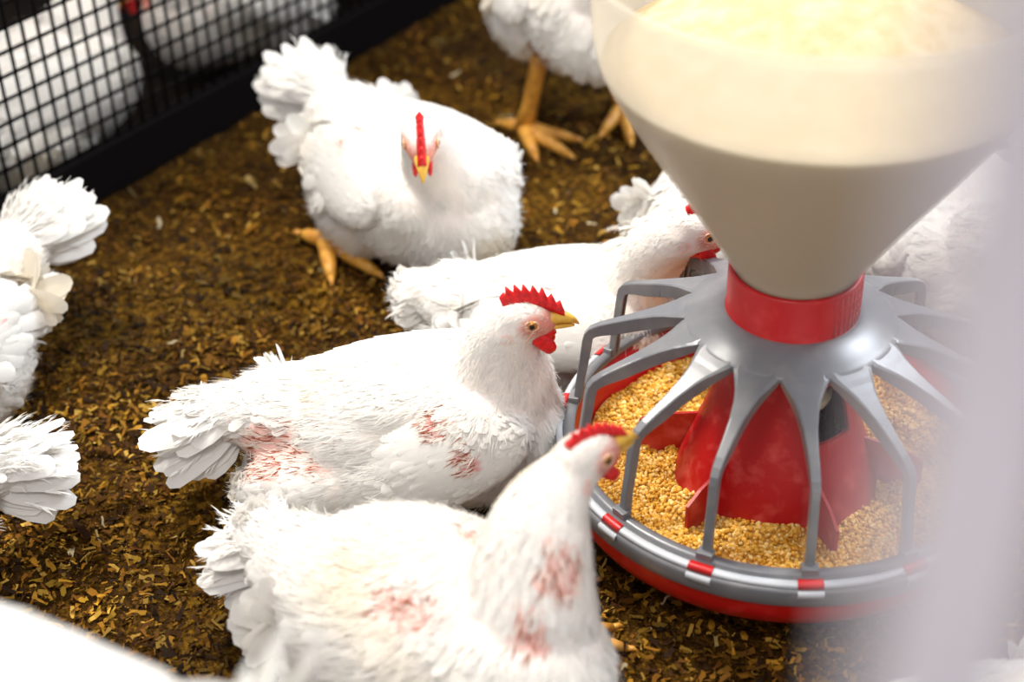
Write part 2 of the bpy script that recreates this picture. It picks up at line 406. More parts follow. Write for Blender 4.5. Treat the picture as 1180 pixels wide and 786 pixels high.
gp = np.array([(0.74, 0.40, 0.06), (0.64, 0.31, 0.03), (0.80, 0.50, 0.13), (0.5, 0.24, 0.02), (0.76, 0.44, 0.08), (0.84, 0.60, 0.24)])
gc = gp[rng.integers(0, 6, n)] * rng.uniform(0.8, 1.1, (n, 1))
b.add(cs.reshape(-1, 3), (np.arange(n)[:, None, None] * len(iv) + jf[None]).reshape(-1, 3), 0, np.repeat(gc, len(iv), 0))
o = b.build('crumbled_feed', M_grain); tag(o, 'golden crumbled feed lying in the red pan of the feeder', 'feed', kind='stuff')

# ---------------------------------------------------------------- birds
def nrm(v): v = np.asarray(v, float); return v / (np.linalg.norm(v, axis=-1, keepdims=True) + 1e-12)

WHITE = np.array([0.90, 0.875, 0.83])
def feathers(buf, P, N, D, L, W, lift, curl, col, camber=0.12, mi=0):
    n = len(P); D = nrm(D - (D * N).sum(1, keepdims=True) * N); S = np.cross(N, D)
    rows = []
    for t, wf in ((0, .45), (.3, .95), (.65, 1.0), (.9, .78), (1.0, .30)):
        c = P + D * (L * t)[:, None] + N * (L * (lift * t - curl * t * t) - 0.0006)[:, None]
        wv = (W * wf / 2)[:, None]
        rows += [c - S * wv - N * wv * camber * 2, c, c + S * wv - N * wv * camber * 2]
    V = np.stack(rows, 1); k = 15
    f = []
    for q in range(4):
        for j in (0, 1): f.append((q * 3 + j, q * 3 + j + 1, q * 3 + j + 4, q * 3 + j + 3))
    F = (np.arange(n)[:, None, None] * k + np.array(f)[None]).reshape(-1, 4)
    buf.add(V.reshape(-1, 3), F, mi, np.repeat(col, k, 0))

def strands(buf, P, N, D, L, W, lift, curl, col, mi=0):
    n = len(P); D = nrm(D - (D * N).sum(1, keepdims=True) * N); S = np.cross(N, D)
    rows = []
    for t, wf in ((0, 1.), (.5, .8), (1.0, .15)):
        c = P + D * (L * t)[:, None] + N * (L * (lift * t - curl * t * t) - 0.0004)[:, None]
        wv = (W * wf / 2)[:, None]; rows += [c - S * wv, c + S * wv]
    V = np.stack(rows, 1)
    F = (np.arange(n)[:, None, None] * 6 + np.array([(0, 1, 3, 2), (2, 3, 5, 4)])[None]).reshape(-1, 4)
    buf.add(V.reshape(-1, 3), F, mi, np.repeat(col, 6, 0))

def vnoise(P, s, seed=0):
    """cheap smooth noise in -1..1"""
    q = P * s + seed * 3.7
    return (np.sin(q[:, 0] + 1.7 * np.sin(q[:, 1] * 0.9 + seed)) + np.sin(q[:, 1] * 1.1 + 1.3 * np.sin(q[:, 2])) + np.sin(q[:, 2] * 1.2 + 1.9 * np.sin(q[:, 0] * 0.8))) / 3

def remesh(buf, vox=0.0035, it=10):
    o = buf.build('tmp', []); md = o.modifiers.new('r', 'REMESH'); md.mode = 'VOXEL'; md.voxel_size = vox
    s = o.modifiers.new('s', 'SMOOTH'); s.factor = 0.5; s.iterations = it
    dg = bpy.context.evaluated_depsgraph_get(); dg.update()
    me = o.evaluated_get(dg).to_mesh()
    V = np.empty(len(me.vertices) * 3); me.vertices.foreach_get('co', V); V = V.reshape(-1, 3)
    Q = np.array([p.vertices[:] for p in me.polygons if len(p.vertices) == 4])
    Tt = [p.vertices[:] for p in me.polygons if len(p.vertices) == 3]
    NV = np.empty(len(me.vertices) * 3); me.vertices.foreach_get('normal', NV); NV = NV.reshape(-1, 3)
    o.evaluated_get(dg).to_mesh_clear(); m_ = o.data; bpy.data.objects.remove(o); bpy.data.meshes.remove(m_)
    return V, Q, (np.array(Tt) if Tt else None), NV

def bez(p, n):
    p = [np.array(q, float) for q in p]; t = np.linspace(0, 1, n)[:, None]
    if len(p) == 3: return (1 - t) ** 2 * p[0] + 2 * t * (1 - t) * p[1] + t * t * p[2]
    return (1 - t) ** 3 * p[0] + 3 * t * (1 - t) ** 2 * p[1] + 3 * t * t * (1 - t) * p[2] + t ** 3 * p[3]

def add_leg(buf, hock, foot, heading, mi, s=1.0, spread=0.5, curl=0.0):
    hock = np.array(hock, float); foot = np.array(foot, float)
    tube(buf, [hock, hock * .7 + foot * .3, hock * .3 + foot * .7, foot + [0, 0, .006]], [.0095 * s, .0075 * s, .007 * s, .009 * s], 12, mi)
    for da, L in ((-spread, .045), (0, .055), (spread, .045), (math.pi + .2, .022)):
        d = np.array([math.cos(heading + da), math.sin(heading + da), 0])
        pts = [foot + [0, 0, .007], foot + d * L * s * .25 + [0, 0, .0095], foot + d * L * s * .55 + [0, 0, .0065], foot + d * L * s * .8 + [0, 0, .0065], foot + d * L * s + [0, 0, .004]]
        tube(buf, pts, np.array([.0075, .0065, .0058, .0048, .0038]) * s, 10, mi)
        tube(buf, [pts[-1], pts[-1] + d * .006 * s + [0, 0, .001], pts[-1] + d * .011 * s + [0, 0, -.002]], np.array([.0032, .0022, .0005]) * s, 8, mi)

def make_bird(name, label, loc, yaw, head, hdir, neck=None, z0=0.0, size=1.0, tail=(1.0, 0.35, 0.0), wings=(-0.22, -0.22), bare=(), blobs=(), legs=(), dens=1.0,
              seed=1, group='white broiler chickens', hroll=0.0, comb=1.0, headless=False, stain=0.5, wingmark=None, wing_drop=(0.0, 0.0), fluff=1.0, quills=1.0, wing_on=(1, 1), wing_shift=(0., 0.), neck_r=1.0, vox=0.0035, tail_open=0.5):
    """everything in the bird's own frame: x forward, y left, z up; feet (or belly) on z = 0"""
    global rng
    rg = np.random.default_rng(seed)
    root = empty(name, loc, yaw); tag(root, label, 'chicken', group)
    head = np.array(head, float); fd = nrm(hdir); sd = nrm(np.cross([0, 0, 1], fd)); ud = np.cross(fd, sd)
    sd, ud = sd * math.cos(hroll) + ud * math.sin(hroll), ud * math.cos(hroll) - sd * math.sin(hroll)
    HR = np.stack([fd, sd, ud], 1)                       # columns: forward, left, up
    Z = np.array([0, 0, z0])
    nb = np.array([0.085, 0, 0.118]) * size + Z
    if neck is None: neck = [nb, nb * .45 + head * .55 + np.array([-.012, 0, 0.0]), head - fd * .012 - ud * .010]
    else: neck = [nb] + [np.array(q, float) for q in neck] + [head - fd * .012 - ud * .010]
    # --- skin body
    b = Buf()
    s = size
    B = [((-.045, 0, .074), (.105, .078, .072)), ((.045, 0, .078), (.088, .082, .076)), ((.088, 0, .076), (.062, .066, .064)), ((-.01, 0, .112), (.115, .060, .042)),
         ((-.115, 0, .098), (.060, .052, .043)), ((-.155, 0, .104), (.045, .034, .028)), ((-.03, .052, .052), (.072, .042, .050)), ((-.03, -.052, .052), (.072, .042, .050)), ((.06, .045, .10), (.055, .04, .045)), ((.06, -.045, .10), (.055, .04, .045))]
    for c, r in B: ball(b, np.array(c) * s + Z, np.array(r) * s)
    for c, r in blobs: ball(b, np.array(c), np.array(r))
    NK = bez(neck, 14); NRr = np.interp(np.linspace(0, 1, 14), [0, .3, .65, 1], [.056 * s, .040 * s * neck_r, .027 * neck_r, .0195])
    for c, r in zip(NK, NRr): ball(b, c, (r, r, r), sub=2)
    if not headless:
        ball(b, head, (.0270, .0172, .0185), HR); ball(b, head + fd * .017 - ud * .0035, (.0135, .0105, .0115), HR); ball(b, head - fd * .006 - ud * .010, (.017, .0155, .013), HR)
    V, Q, T3, NV = remesh(b, vox)
    Q2 = Q if T3 is None else np.vstack([Q, np.hstack([T3, T3[:, -1:]])]) if False else Q
    # spine for the lie of the feathers, head to tail
    spine = np.vstack([[head + fd * .03], [head], NK[::-1][2::3], np.array([[.03, 0, .10], [-.04, 0, .10], [-.11, 0, .10], [-.17, 0, .11]]) * s + Z])
    seg = nrm(spine[1:] - spine[:-1]); mid = (spine[1:] + spine[:-1]) / 2
    def flow(P):
        d = np.linalg.norm(P[:, None] - mid[None], axis=2); wt = 1 / (d ** 4 + 1e-9); wt /= wt.sum(1, keepdims=True)
        f = wt @ seg
        low = np.clip((0.07 * s + z0 - P[:, 2]) / (0.07 * s), 0, 1)[:, None]
        return nrm(f + np.array([-.15, 0, -.5]) * low)
    bare = [(V[np.argmin(np.linalg.norm(V - np.array(c), axis=1))] * .7 + np.array(c) * .3, r) for c, r in bare]
    def baremask(P):
        m_ = np.zeros(len(P))
        for c, r, *st in bare:
            d = np.linalg.norm((P - np.array(c)) / np.array(r), axis=1) + 0.38 * vnoise(P, 190, 3) + .22 * vnoise(P, 520, 1)
            m_ = np.maximum(m_, np.clip((1.15 - d) / 0.35, 0, 1))
        return m_
    def hloc(P): return (P - head) @ HR
    def facemask(P):
        if headless: return np.zeros(len(P))
        q = hloc(P)
        e = ((q[:, 0] - .0105) / .0125) ** 2 + ((q[:, 2] - .0005) / .0105) ** 2
        e2 = ((q[:, 0] - .021) / .012) ** 2 + ((q[:, 2] + .004) / .016) ** 2
        return np.clip(1.5 - np.minimum(e, e2), 0, 1) * (np.linalg.norm(q, axis=1) < .05)
    bm_ = baremask(V); fm = facemask(V)
    base = np.tile(np.array([.86, .80, .74]), (len(V), 1))
    pink = np.array([.84, .52, .45]) * (1 + .12 * vnoise(V, 150, 2))[:, None]; red = np.array([.42, .07, .04])
    sp = np.clip(vnoise(V * np.array([.5, 1, 1]), 420, 5) * 2.2 - .3, 0, 1)[:, None]
    pinkc = pink * (1 - sp * .32) + red * sp * .32
    base = base * (1 - bm_[:, None]) + pinkc * bm_[:, None]
    if not headless:
        q = hloc(V); near = np.clip(1 - np.abs(q[:, 2] + .004) / .014, 0, 1)
        fc = np.array([.80, .36, .28]) * (1 - near[:, None] * .3) + np.array([.66, .10, .08]) * near[:, None] * .3 * np.clip((q[:, 0:1] - .008) / .01, 0, 1)
        base = base * (1 - fm[:, None]) + fc * fm[:, None]
        ear = (np.linalg.norm((q - np.array([-.011, 0, -.008]))[:, [0, 2]] / np.array([.006, .005]), axis=1) < 1) & (np.linalg.norm(q, axis=1) < .03)
        base[ear] = (.86, .56, .47)
    b = Buf(); b.add(V, Q, 0, base)
    if T3 is not None: b.F.append((T3, 0))
    for lg in legs: add_leg(b, *lg[:3], mi=1, s=lg[3] if len(lg) > 3 else 1.0, spread=lg[4] if len(lg) > 4 else .5)
    body = b.build('body', [M_skin, M_leg], root)
    # --- plumage
    A_, B_, C_ = V[Q[:, 0]], V[Q[:, 1]], V[Q[:, 2]]; D_ = V[Q[:, 3]]
    ar = np.linalg.norm(np.cross(C_ - A_, D_ - B_), axis=1) / 2
    def sample(n):
        k = rg.choice(len(Q), n, p=ar / ar.sum()); u, v_ = rg.random((n, 1)), rg.random((n, 1))
        P = (A_[k] * (1 - u) + B_[k] * u) * (1 - v_) + (D_[k] * (1 - u) + C_[k] * u) * v_
        N = nrm((NV[Q[k]]).mean(1)); return P, N
    def fcol(P, n):
        c = np.tile(WHITE, (n, 1)) * rg.uniform(.94, 1.06, (n, 1))
        st = np.clip(vnoise(P, 28, seed) * 1.5 - .55, 0, 1) * stain
        st += np.clip(1 - (P[:, 2] - z0) / .05, 0, 1) * stain * .8
        yel = np.array([.82, .66, .36]); c = c * (1 - st[:, None]) + yel * st[:, None]
        if wingmark is not None:
            d = np.abs(P - np.array(wingmark[0])) / np.array(wingmark[1]); k = (d.max(1) < 1) & (rg.random(n) < .75); c[k] = np.array([.35, .18, .08]) * rg.uniform(.7, 1.6, (k.sum(), 1))
        return np.clip(c, 0, .93)
    pb = Buf()
    P, N = sample(int(8200 * dens)); f = flow(P)
    keep = (baremask(P) < .35 + .3 * rg.random(len(P))) & (facemask(P) < .25) & (P[:, 2] > z0 * .9 + .004)
    hd = np.linalg.norm(P - head, axis=1) if not headless else np.full(len(P), 1.)
    keep &= hd > .030
    P, N, f, hd = P[keep], N[keep], f[keep], hd[keep]; n = len(P)
    L = np.interp(hd, [.02, .05, .10, .16, .25], [.007, .012, .017, .021, .025]) * rg.uniform(.8, 1.2, n)
    W = L * rg.uniform(.34, .5, n)
    f = nrm(f + rg.normal(0, .16, (n, 3)) + .25 * np.stack([vnoise(P, 45, 1), vnoise(P, 45, 2), vnoise(P, 45, 3)], 1))
    feathers(pb, P, N, f, L, W, rg.uniform(.06, .20, n), rg.uniform(.08, .26, n), fcol(P, n))
    # down and loose barbs
    P, N = sample(int(26000 * dens * fluff)); f = flow(P)
    keep = (baremask(P) < .5) & (facemask(P) < .55) & (P[:, 2] > z0 * .9 + .002); P, N, f = P[keep], N[keep], f[keep]; n = len(P)
    hd = np.linalg.norm(P - head, axis=1) if not headless else np.full(n, 1.)
    L = np.interp(hd, [.015, .03, .06, .12, .2], [.0035, .0062, .012, .019, .024]) * rg.uniform(.6, 1.25, n)
    f = nrm(f + rg.normal(0, .22, (n, 3)))
    strands(pb, P, N, f, L, np.full(n, .0008) * rg.uniform(.6, 1.4, n), rg.uniform(.12, .42, n), rg.uniform(.1, .35, n), fcol(P, n))
    if not headless:   # dense short head feathers
        k = np.linalg.norm(A_ - head, axis=1) < .045; kk = np.where(k)[0]; n = int(9000 * min(dens, 1.2)); idx = rg.choice(kk, n); u = rg.random((n, 1)); v_ = rg.random((n, 1))
        P = (A_[idx] * (1 - u) + B_[idx] * u) * (1 - v_) + (D_[idx] * (1 - u) + C_[idx] * u) * v_; N = nrm(NV[Q[idx]].mean(1))
        fmk = facemask(P); keep = (fmk < .3) | (rg.random(n) < .18); P, N = P[keep], N[keep]; n = len(P)
        q = hloc(P); ok = q[:, 0] < .024; P, N = P[ok], N[ok]; n = len(P)
        strands(pb, P, N, nrm(flow(P) + rg.normal(0, .15, (n, 3))), rg.uniform(.003, .0062, n), rg.uniform(.0005, .0011, n), rg.uniform(.12, .4, n), rg.uniform(.1, .4, n), fcol(P, n))
    pb.build('plumage', M_feather, body)
    # pin feathers on bare skin
    for bc, br in bare:
        P, N = sample(int(22000 * dens * quills)); m_ = baremask(P); k = (m_ > .4) & (rg.random(len(P)) < .7) & (np.linalg.norm((P - bc) / np.array(br), axis=1) < 1.6); P, N = P[k], N[k]; n = len(P)
        if n < 4: continue
        qb = Buf(); f = nrm(flow(P) + rg.normal(0, .25, (n, 3)))
        c = np.where(rg.random((n, 1)) < .6, np.array([[.88, .82, .74]]), np.array([[.38, .12, .06]]))
        strands(qb, P, N, f, rg.uniform(.005, .014, n), rg.uniform(.0006, .0013, n), rg.uniform(.1, .5, n), rg.uniform(0, .3, n), c)
        qb.build('pin_feathers', M_feather, body)
    # --- wings
    for sgn, spread_, wd, on, wsh in ((1, wings[0], wing_drop[0], wing_on[0], wing_shift[0]), (-1, wings[1], wing_drop[1], wing_on[1], wing_shift[1])):
        if not on: continue
        wb = Buf()
        ax = nrm([-1, sgn * spread_, -.06 - wd])                       # shoulder to tip
        outn = nrm([0.05, sgn, .55]); outn = nrm(outn - ax * (outn @ ax)); dn = np.cross(ax, outn) * sgn
        if dn[2] > 0: dn = -dn
        ctr = np.array([-.02 + wsh, sgn * .068, .102 - wd * .06]) * s + Z
        R = np.stack([ax, outn, dn], 1)
        wr = np.array([.098, .022, .046]) * s
        ball(wb, ctr, wr, R, 0, WHITE, sub=5 if dens > 1 else 4)
        wm = baremask(wb.V[0])[:, None]; wb.C[0] = wb.C[0] * (1 - wm) + np.array([.80, .36, .32]) * wm
        Vi, Fi = ico(4)
        n = int(1700 * dens); th = nrm(rg.normal(0, 1, (n * 2, 3))); th = th[th[:, 1] > -.15][:n]; n = len(th)
        P = ctr + (th * wr) @ R.T; N = nrm((th / wr) @ R.T)
        L = np.interp(th[:, 0], [-1, -.2, .6, 1], [.014, .022, .038, .05]) * s * rg.uniform(.85, 1.15, n)
        Dd = nrm(ax + dn * (.35 * th[:, 2:3] + .15) + rg.normal(0, .08, (n, 3)))
        keep = baremask(P) < .5
        P, N, Dd, L = P[keep], N[keep], Dd[keep], L[keep]; n = len(P)
        feathers(wb, P, N, Dd, L, L * .42, rg.uniform(.03, .12, n), rg.uniform(.05, .18, n), fcol(P, n))
        if bare and dens > 1:
            th = nrm(rg.normal(0, 1, (9000, 3))); P = ctr + (th * wr) @ R.T; k = (baremask(P) > .45) & (th[:, 1] > 0); P = P[k]; N = nrm((th[k] / wr) @ R.T); n = len(P)
            if n: strands(wb, P, N, nrm(ax + rg.normal(0, .3, (n, 3))), rg.uniform(.005, .013, n), rg.uniform(.0006, .0013, n), rg.uniform(.1, .5, n), rg.uniform(0, .3, n), np.where(rg.random((n, 1)) < .6, np.array([[.88, .82, .74]]), np.array([[.38, .12, .06]])))
        # flight feathers: secondaries along the lower edge, primaries to the tip
        for row, (nf, L0, L1) in enumerate(((13, .060, .080), (12, .045, .062))):
            t = np.linspace(0, 1, nf)
            ang = np.interp(t, [0, 1], [.72, .14]) + rg.normal(0, .04, nf)
            P = ctr + (ax * np.interp(t, [0, 1], [-.01, .070])[:, None] + dn * np.interp(t, [0, 1], [.026, .0])[:, None] + outn * (.012 + .004 * row + rg.random((nf, 1)) * .003)) * s
            Dd = ax * np.cos(ang)[:, None] + dn * np.sin(ang)[:, None]
            Dd = nrm(Dd + outn * -.16)
            L = np.interp(t, [0, 1], [L0 * .8, L1]) * s * rg.uniform(.93, 1.07, nf)
            N = np.tile(outn, (nf, 1)) + rg.normal(0, .10, (nf, 3)); N = nrm(N)
            feathers(wb, P, N, Dd, L, np.full(nf, .021 * s), np.full(nf, .06), rg.uniform(.14, .3, nf), fcol(P, nf), camber=.16)
            # barbs that fray the trailing edges
            kk = 24; Pb = np.repeat(P, kk, 0) + np.repeat(Dd, kk, 0) * np.repeat(L, kk)[:, None] * rg.uniform(.5, .95, (nf * kk, 1)); Nb = np.repeat(N, kk, 0)
            strands(wb, Pb, Nb, nrm(np.repeat(Dd, kk, 0) + rg.normal(0, .3, (nf * kk, 3))), rg.uniform(.008, .018, nf * kk), np.full(nf * kk, .0009), np.full(nf * kk, .05), rg.uniform(.05, .3, nf * kk), fcol(Pb, nf * kk))
        wb.build('wing', M_feather, root)
    # --- tail
    tl, tp, ty = tail
    if tl > 0:
        tb = Buf(); base_ = np.array([-.150, 0, .108]) * s + Z
        ad = nrm([-math.cos(tp) * math.cos(ty), -math.cos(tp) * math.sin(ty), math.sin(tp)]); sv = nrm(np.cross(ad, [0, 0, 1])); uv_ = np.cross(sv, ad)
        ball(tb, base_ + ad * .004, (.036 * s, .026 * s, .020 * s), np.stack([ad, sv, uv_], 1), 0, WHITE, sub=3)
        for row, (nf, L0, sp_, off) in enumerate(((11, .078, .62, .004), (12, .070, .75, -.004), (16, .055, .8, .011), (16, .052, .9, -.012), (18, .040, .9, .015), (18, .040, 1.0, -.016))):
            t = np.linspace(-1, 1, nf); an = t * sp_ * tail_open * 1.3 + rg.normal(0, .05, nf)
            Dd = ad * np.cos(an)[:, None] + sv * np.sin(an)[:, None] + uv_ * (off * 9 - .18 * np.abs(t)[:, None] + rg.normal(0, .05, (nf, 1)))
            P = base_ + ad * .014 + sv * (t * .017 * s)[:, None] + uv_ * (off - .006 * t[:, None] ** 2)
            N = nrm(np.tile(uv_, (nf, 1)) + sv * (t * .55)[:, None] + rg.normal(0, .1, (nf, 3)))
            L = L0 * tl * s * rg.uniform(.9, 1.05, nf)
            feathers(tb, P, N, nrm(Dd), L, np.full(nf, .024 * s), np.full(nf, .08), rg.uniform(.12, .32, nf), fcol(P, nf), camber=.2)
            kk = 30; Pb = np.repeat(P, kk, 0) + np.repeat(nrm(Dd), kk, 0) * np.repeat(L, kk)[:, None] * rg.uniform(.1, .85, (nf * kk, 1)); Nb = np.repeat(N, kk, 0)
            strands(tb, Pb, Nb, nrm(np.repeat(nrm(Dd), kk, 0) + rg.normal(0, .2, (nf * kk, 3))), rg.uniform(.006, .013, nf * kk), np.full(nf * kk, .001), rg.uniform(.0, .3, nf * kk), rg.uniform(.05, .3, nf * kk), fcol(Pb, nf * kk))
        tb.build('tail', M_feather, root)
    if headless: return root
    # --- head parts
    def HP(x, y, z): return head + HR @ np.array([x, y, z])
    c = Buf()
    # upper mandible: lofted rings, hooked tip
    def mand(buf, st):
        V = []; k = 12
        for x, z, ry, rz in st:
            for j in range(k):
                a = 2 * math.pi * j / k; V.append(HP(x, ry * math.cos(a), z + rz * math.sin(a)))
        n = len(st); F = [(i * k + j, i * k + (j + 1) % k, (i + 1) * k + (j + 1) % k, (i + 1) * k + j) for i in range(n - 1) for j in range(k)]
        buf.add(V, F)
        b0 = buf.n - len(V); buf.F.append((np.array([list(range(k))[::-1]]) + b0, 0)); buf.F.append((np.array([[(n - 1) * k + j for j in range(k)]]) + b0, 0))
    mand(c, [(.021, .0010, .0072, .0062), (.027, .0012, .0070, .0060), (.033, .0006, .0056, .0050), (.039, -.0012, .0038, .0038), (.0435, -.0038, .0022, .0026), (.0460, -.0066, .0008, .0010)])
    c.build('upper_beak', M_beak, root)
    c = Buf(); mand(c, [(.021, -.0062, .0062, .0030), (.028, -.0066, .0055, .0027), (.035, -.0070, .0040, .0022), (.0400, -.0076, .0022, .0014), (.0425, -.0080, .0008, .0006)])
    c.build('lower_beak', M_beak, root)
    for sgn in (1, -1):
        e = Buf(); V_, F_ = ico(3); fc = V_[F_].mean(1); pup = (np.abs(fc[:, 1]) > .80)
        vv = head + ((V_ * .0043) + np.array([.0085, sgn * .0131, .0030])) @ HR.T
        e.add(vv, F_[~pup], 0); e.F.append((F_[pup], 1))
        eo = e.build('eye', [M_iris, M_pupil], root)
        e = Buf(); cc = np.array([.0085, sgn * .0160, .0030]); an = np.linspace(0, 2 * math.pi, 21)
        ring = [HP(cc[0] + .0053 * math.cos(a), cc[1] - sgn * .0004, cc[2] + .0044 * math.sin(a)) for a in an]
        tube(e, ring, [.0007] * 21, 8); e.build('eyelid', M_lid, root)
        wv = Buf(); ball(wv, (0, 0, 0), (1, 1, 1), sub=3)
        vv = wv.V[0].copy(); vv = vv * np.array([.0085, .0030, .0105]) * comb ** .5 * (1 + .10 * vnoise(vv, 5, 2))[:, None]
        vv[:, 0] -= vv[:, 2] * .55; wv.V[0] = head + (vv + np.array([.0175, sgn * .0068, -.0185])) @ HR.T
        wv.build('wattle', M_comb, root)
    # red skin from the wattle up to the beak
    g = Buf(); tube(g, [HP(.026, 0, -.009), HP(.019, 0, -.0125), HP(.010, 0, -.018), HP(.002, 0, -.0235)], [.0055, .0075, .0065, .003], 12); g.build('throat_skin', M_comb, root)
    # comb: serrated blade with real thickness, thicker at its foot
    pr_ = []; nt = 8
    basex = np.linspace(.0345, -.013, 64)
    tt = np.linspace(0, 1, 64)
    env = np.interp(tt, [0, .08, .3, .6, .85, 1], [.004, .0110, .0165, .0165, .0140, .006]) * comb
    saw = np.abs(((tt * nt) % 1.0) - .5) * 2; saw = (1 - saw) ** .8
    top = env * (.60 + .48 * saw ** 1.3); top[tt > .88] = env[tt > .88] * .8
    zb = np.interp(basex, [-.024, -.012, .004, .016, .024, .031, .035], [.0130, .0155, .0155, .0130, .0085, .0050, .0035])
    lean = np.interp(tt, [0, 1], [0.05, -.55])
    V = []
    for i in range(64):
        for fr_, th in ((0, .0042), (.35, .0030), (.75, .0019), (1.0, .0006)):
            for sg in (-1, 1):
                V.append(HP(basex[i] + top[i] * fr_ * lean[i], sg * th * (1 + .0 * i), zb[i] + top[i] * fr_))
    F = []
    for i in range(63):
        a0, b0 = i * 8, (i + 1) * 8
        for k in range(3):
            F.append((a0 + 2 * k, b0 + 2 * k, b0 + 2 * k + 2, a0 + 2 * k + 2)); F.append((a0 + 2 * k + 1, a0 + 2 * k + 3, b0 + 2 * k + 3, b0 + 2 * k + 1))
        F.append((a0 + 6, b0 + 6, b0 + 7, a0 + 7)); F.append((a0, a0 + 1, b0 + 1, b0))
    for a0, rv in ((0, 0), (63 * 8, 1)):
        for k in range(3): F.append((a0 + 2 * k, a0 + 2 * k + 2, a0 + 2 * k + 3, a0 + 2 * k + 1))
    cb = Buf(); cb.add(V, F); cb.build('comb', M_comb, root)
    return root

def loc_of(root_xy, yaw, pw):
    """world point -> the bird's own frame"""
    c, s = math.cos(-yaw), math.sin(-yaw); x, y = pw[0] - root_xy[0], pw[1] - root_xy[1]
    return (c * x - s * y, s * x + c * y, pw[2])

#BIRDS
def bl(R, Y, pts):                                   # bare patches: (world point, size)
    return [(loc_of(R, Y, p), (r, r * 1.1, r * .75) if not isinstance(r, tuple) else r) for p, r in pts]
# main bird in focus
R0, Y0 = (-0.300, 0.035), math.radians(2)
make_bird('broiler_chicken', 'white chicken in sharp focus lying left of the pan, beak just outside the spokes', (*R0, 0), Y0, size=.87,
          head=loc_of(R0, Y0, (-.208, .010, .190)), hdir=(1, .0, .0), tail=(1.1, -.05, 0.05), wings=(-.2, .0), wing_drop=(0, .25), wing_shift=(0, .036), dens=1.3, seed=11,
          blobs=[((-.085, -.045, .045), (.055, .042, .042))],
          neck=[loc_of(R0, Y0, (-.222, .03, .155))], neck_r=1.15,
          bare=bl(R0, Y0, [((-.402, -.014, .082), (.040, .045, .027)), ((-.274, -.022, .113), (.016, .02, .008)), ((-.251, -.036, .092), (.010, .02, .018))]), tail_open=.5)
# foreground bird
R1, Y1 = (-0.276, -0.226), math.radians(-39)
make_bird('broiler_chicken', 'large white chicken in front, stretching its bare pink neck up to the pan rim', (*R1, 0), Y1,
          head=loc_of(R1, Y1, (-.170, -.203, .226)), hdir=np.array(loc_of((0, 0), Y1, (.80, .55, .02))), neck=[loc_of(R1, Y1, (-.200, -.26, .14)), loc_of(R1, Y1, (-.212, -.232, .200))], tail=(1.05, -.15, 0.0), wings=(-.25, -.30), wing_drop=(.1, .06), dens=1.3, seed=12, size=.88,
          blobs=[((0, 0, .098), (.115, .088, .072)), ((.07, 0, .10), (.07, .07, .065))],
          bare=bl(R1, Y1, [((-.286, -.268, .161), (.025, .022, .014)), ((-.236, -.205, .165), (.016, .014, .012)), ((-.191, -.270, .190), (.014, .018, .026)), ((-.209, -.292, .160), (.013, .014, .020))]),
          legs=[((.02, .03, .05), loc_of(R1, Y1, (-.182, -.150, 0)), .45, .9)], neck_r=1.35, comb=.6)
# sitting bird beyond, facing us
R2, Y2 = (-0.315, 0.430), math.radians(-55)
make_bird('broiler_chicken', 'plump white chicken sitting alone on the litter, face towards us, one orange foot out', (*R2, 0), Y2,
          head=loc_of(R2, Y2, (-.294, .300, .195)), hdir=np.array(loc_of((0, 0), Y2, (.05, -.9, -.45))), tail=(1.15, .50, .08), dens=.8, seed=13, size=.95, comb=.8,
          blobs=[((.03, 0, .08), (.095, .088, .074))],
          bare=bl(R2, Y2, [((-.371, .425, .13), (.010, .02, .010))]), legs=[((.0, -.06, .05), loc_of(R2, Y2, (-.408, .428, .0)), .15, 1.45, .6)], tail_open=.6)
# bird behind the main one, its head over the grill
R3, Y3 = (-0.165, 0.200), math.radians(-8)
make_bird('broiler_chicken', 'white chicken lying behind the one in focus, stretching its head over the grill', (*R3, 0), Y3, size=.76,
          head=loc_of(R3, Y3, (-.062, .118, .200)), hdir=np.array(loc_of((0, 0), Y3, (.9, .15, -.3))), neck=[loc_of(R3, Y3, (-.09, .16, .16))], tail=(.55, -.1, 0), dens=.8, seed=14, comb=.9)
# bird half hidden by the hopper, tail towards us
R4, Y4 = (0.032, 0.392), math.radians(50)
make_bird('broiler_chicken', 'white chicken half hidden by the hopper, tail fan towards us, brown marks on wing', (*R4, 0), Y4, size=.92,
          head=(.13, 0, .17), hdir=(1, 0, -.3), tail=(1.1, .22, .05), dens=.7, seed=15, wingmark=((-.02, .06, .10), (.012, .08, .06)))
# standing bird at the top
R5, Y5 = (-0.135, 0.70), math.radians(-70)
make_bird('broiler_chicken', 'standing white chicken at the top edge, orange feet apart on the litter', (*R5, 0), Y5, size=.95, z0=.085,
          head=(.14, 0, .36), hdir=(1, 0, -.1), neck=[(.14, 0, .25)], dens=.6, seed=16, wingmark=((.05, 0, .13), (.03, .07, .015)),
          legs=[((.02, -.045, .12), loc_of(R5, Y5, (-.195, .668, 0)), .35, 1.35), ((-.01, .04, .12), loc_of(R5, Y5, (-.075, .715, 0)), -.3, 1.35)])
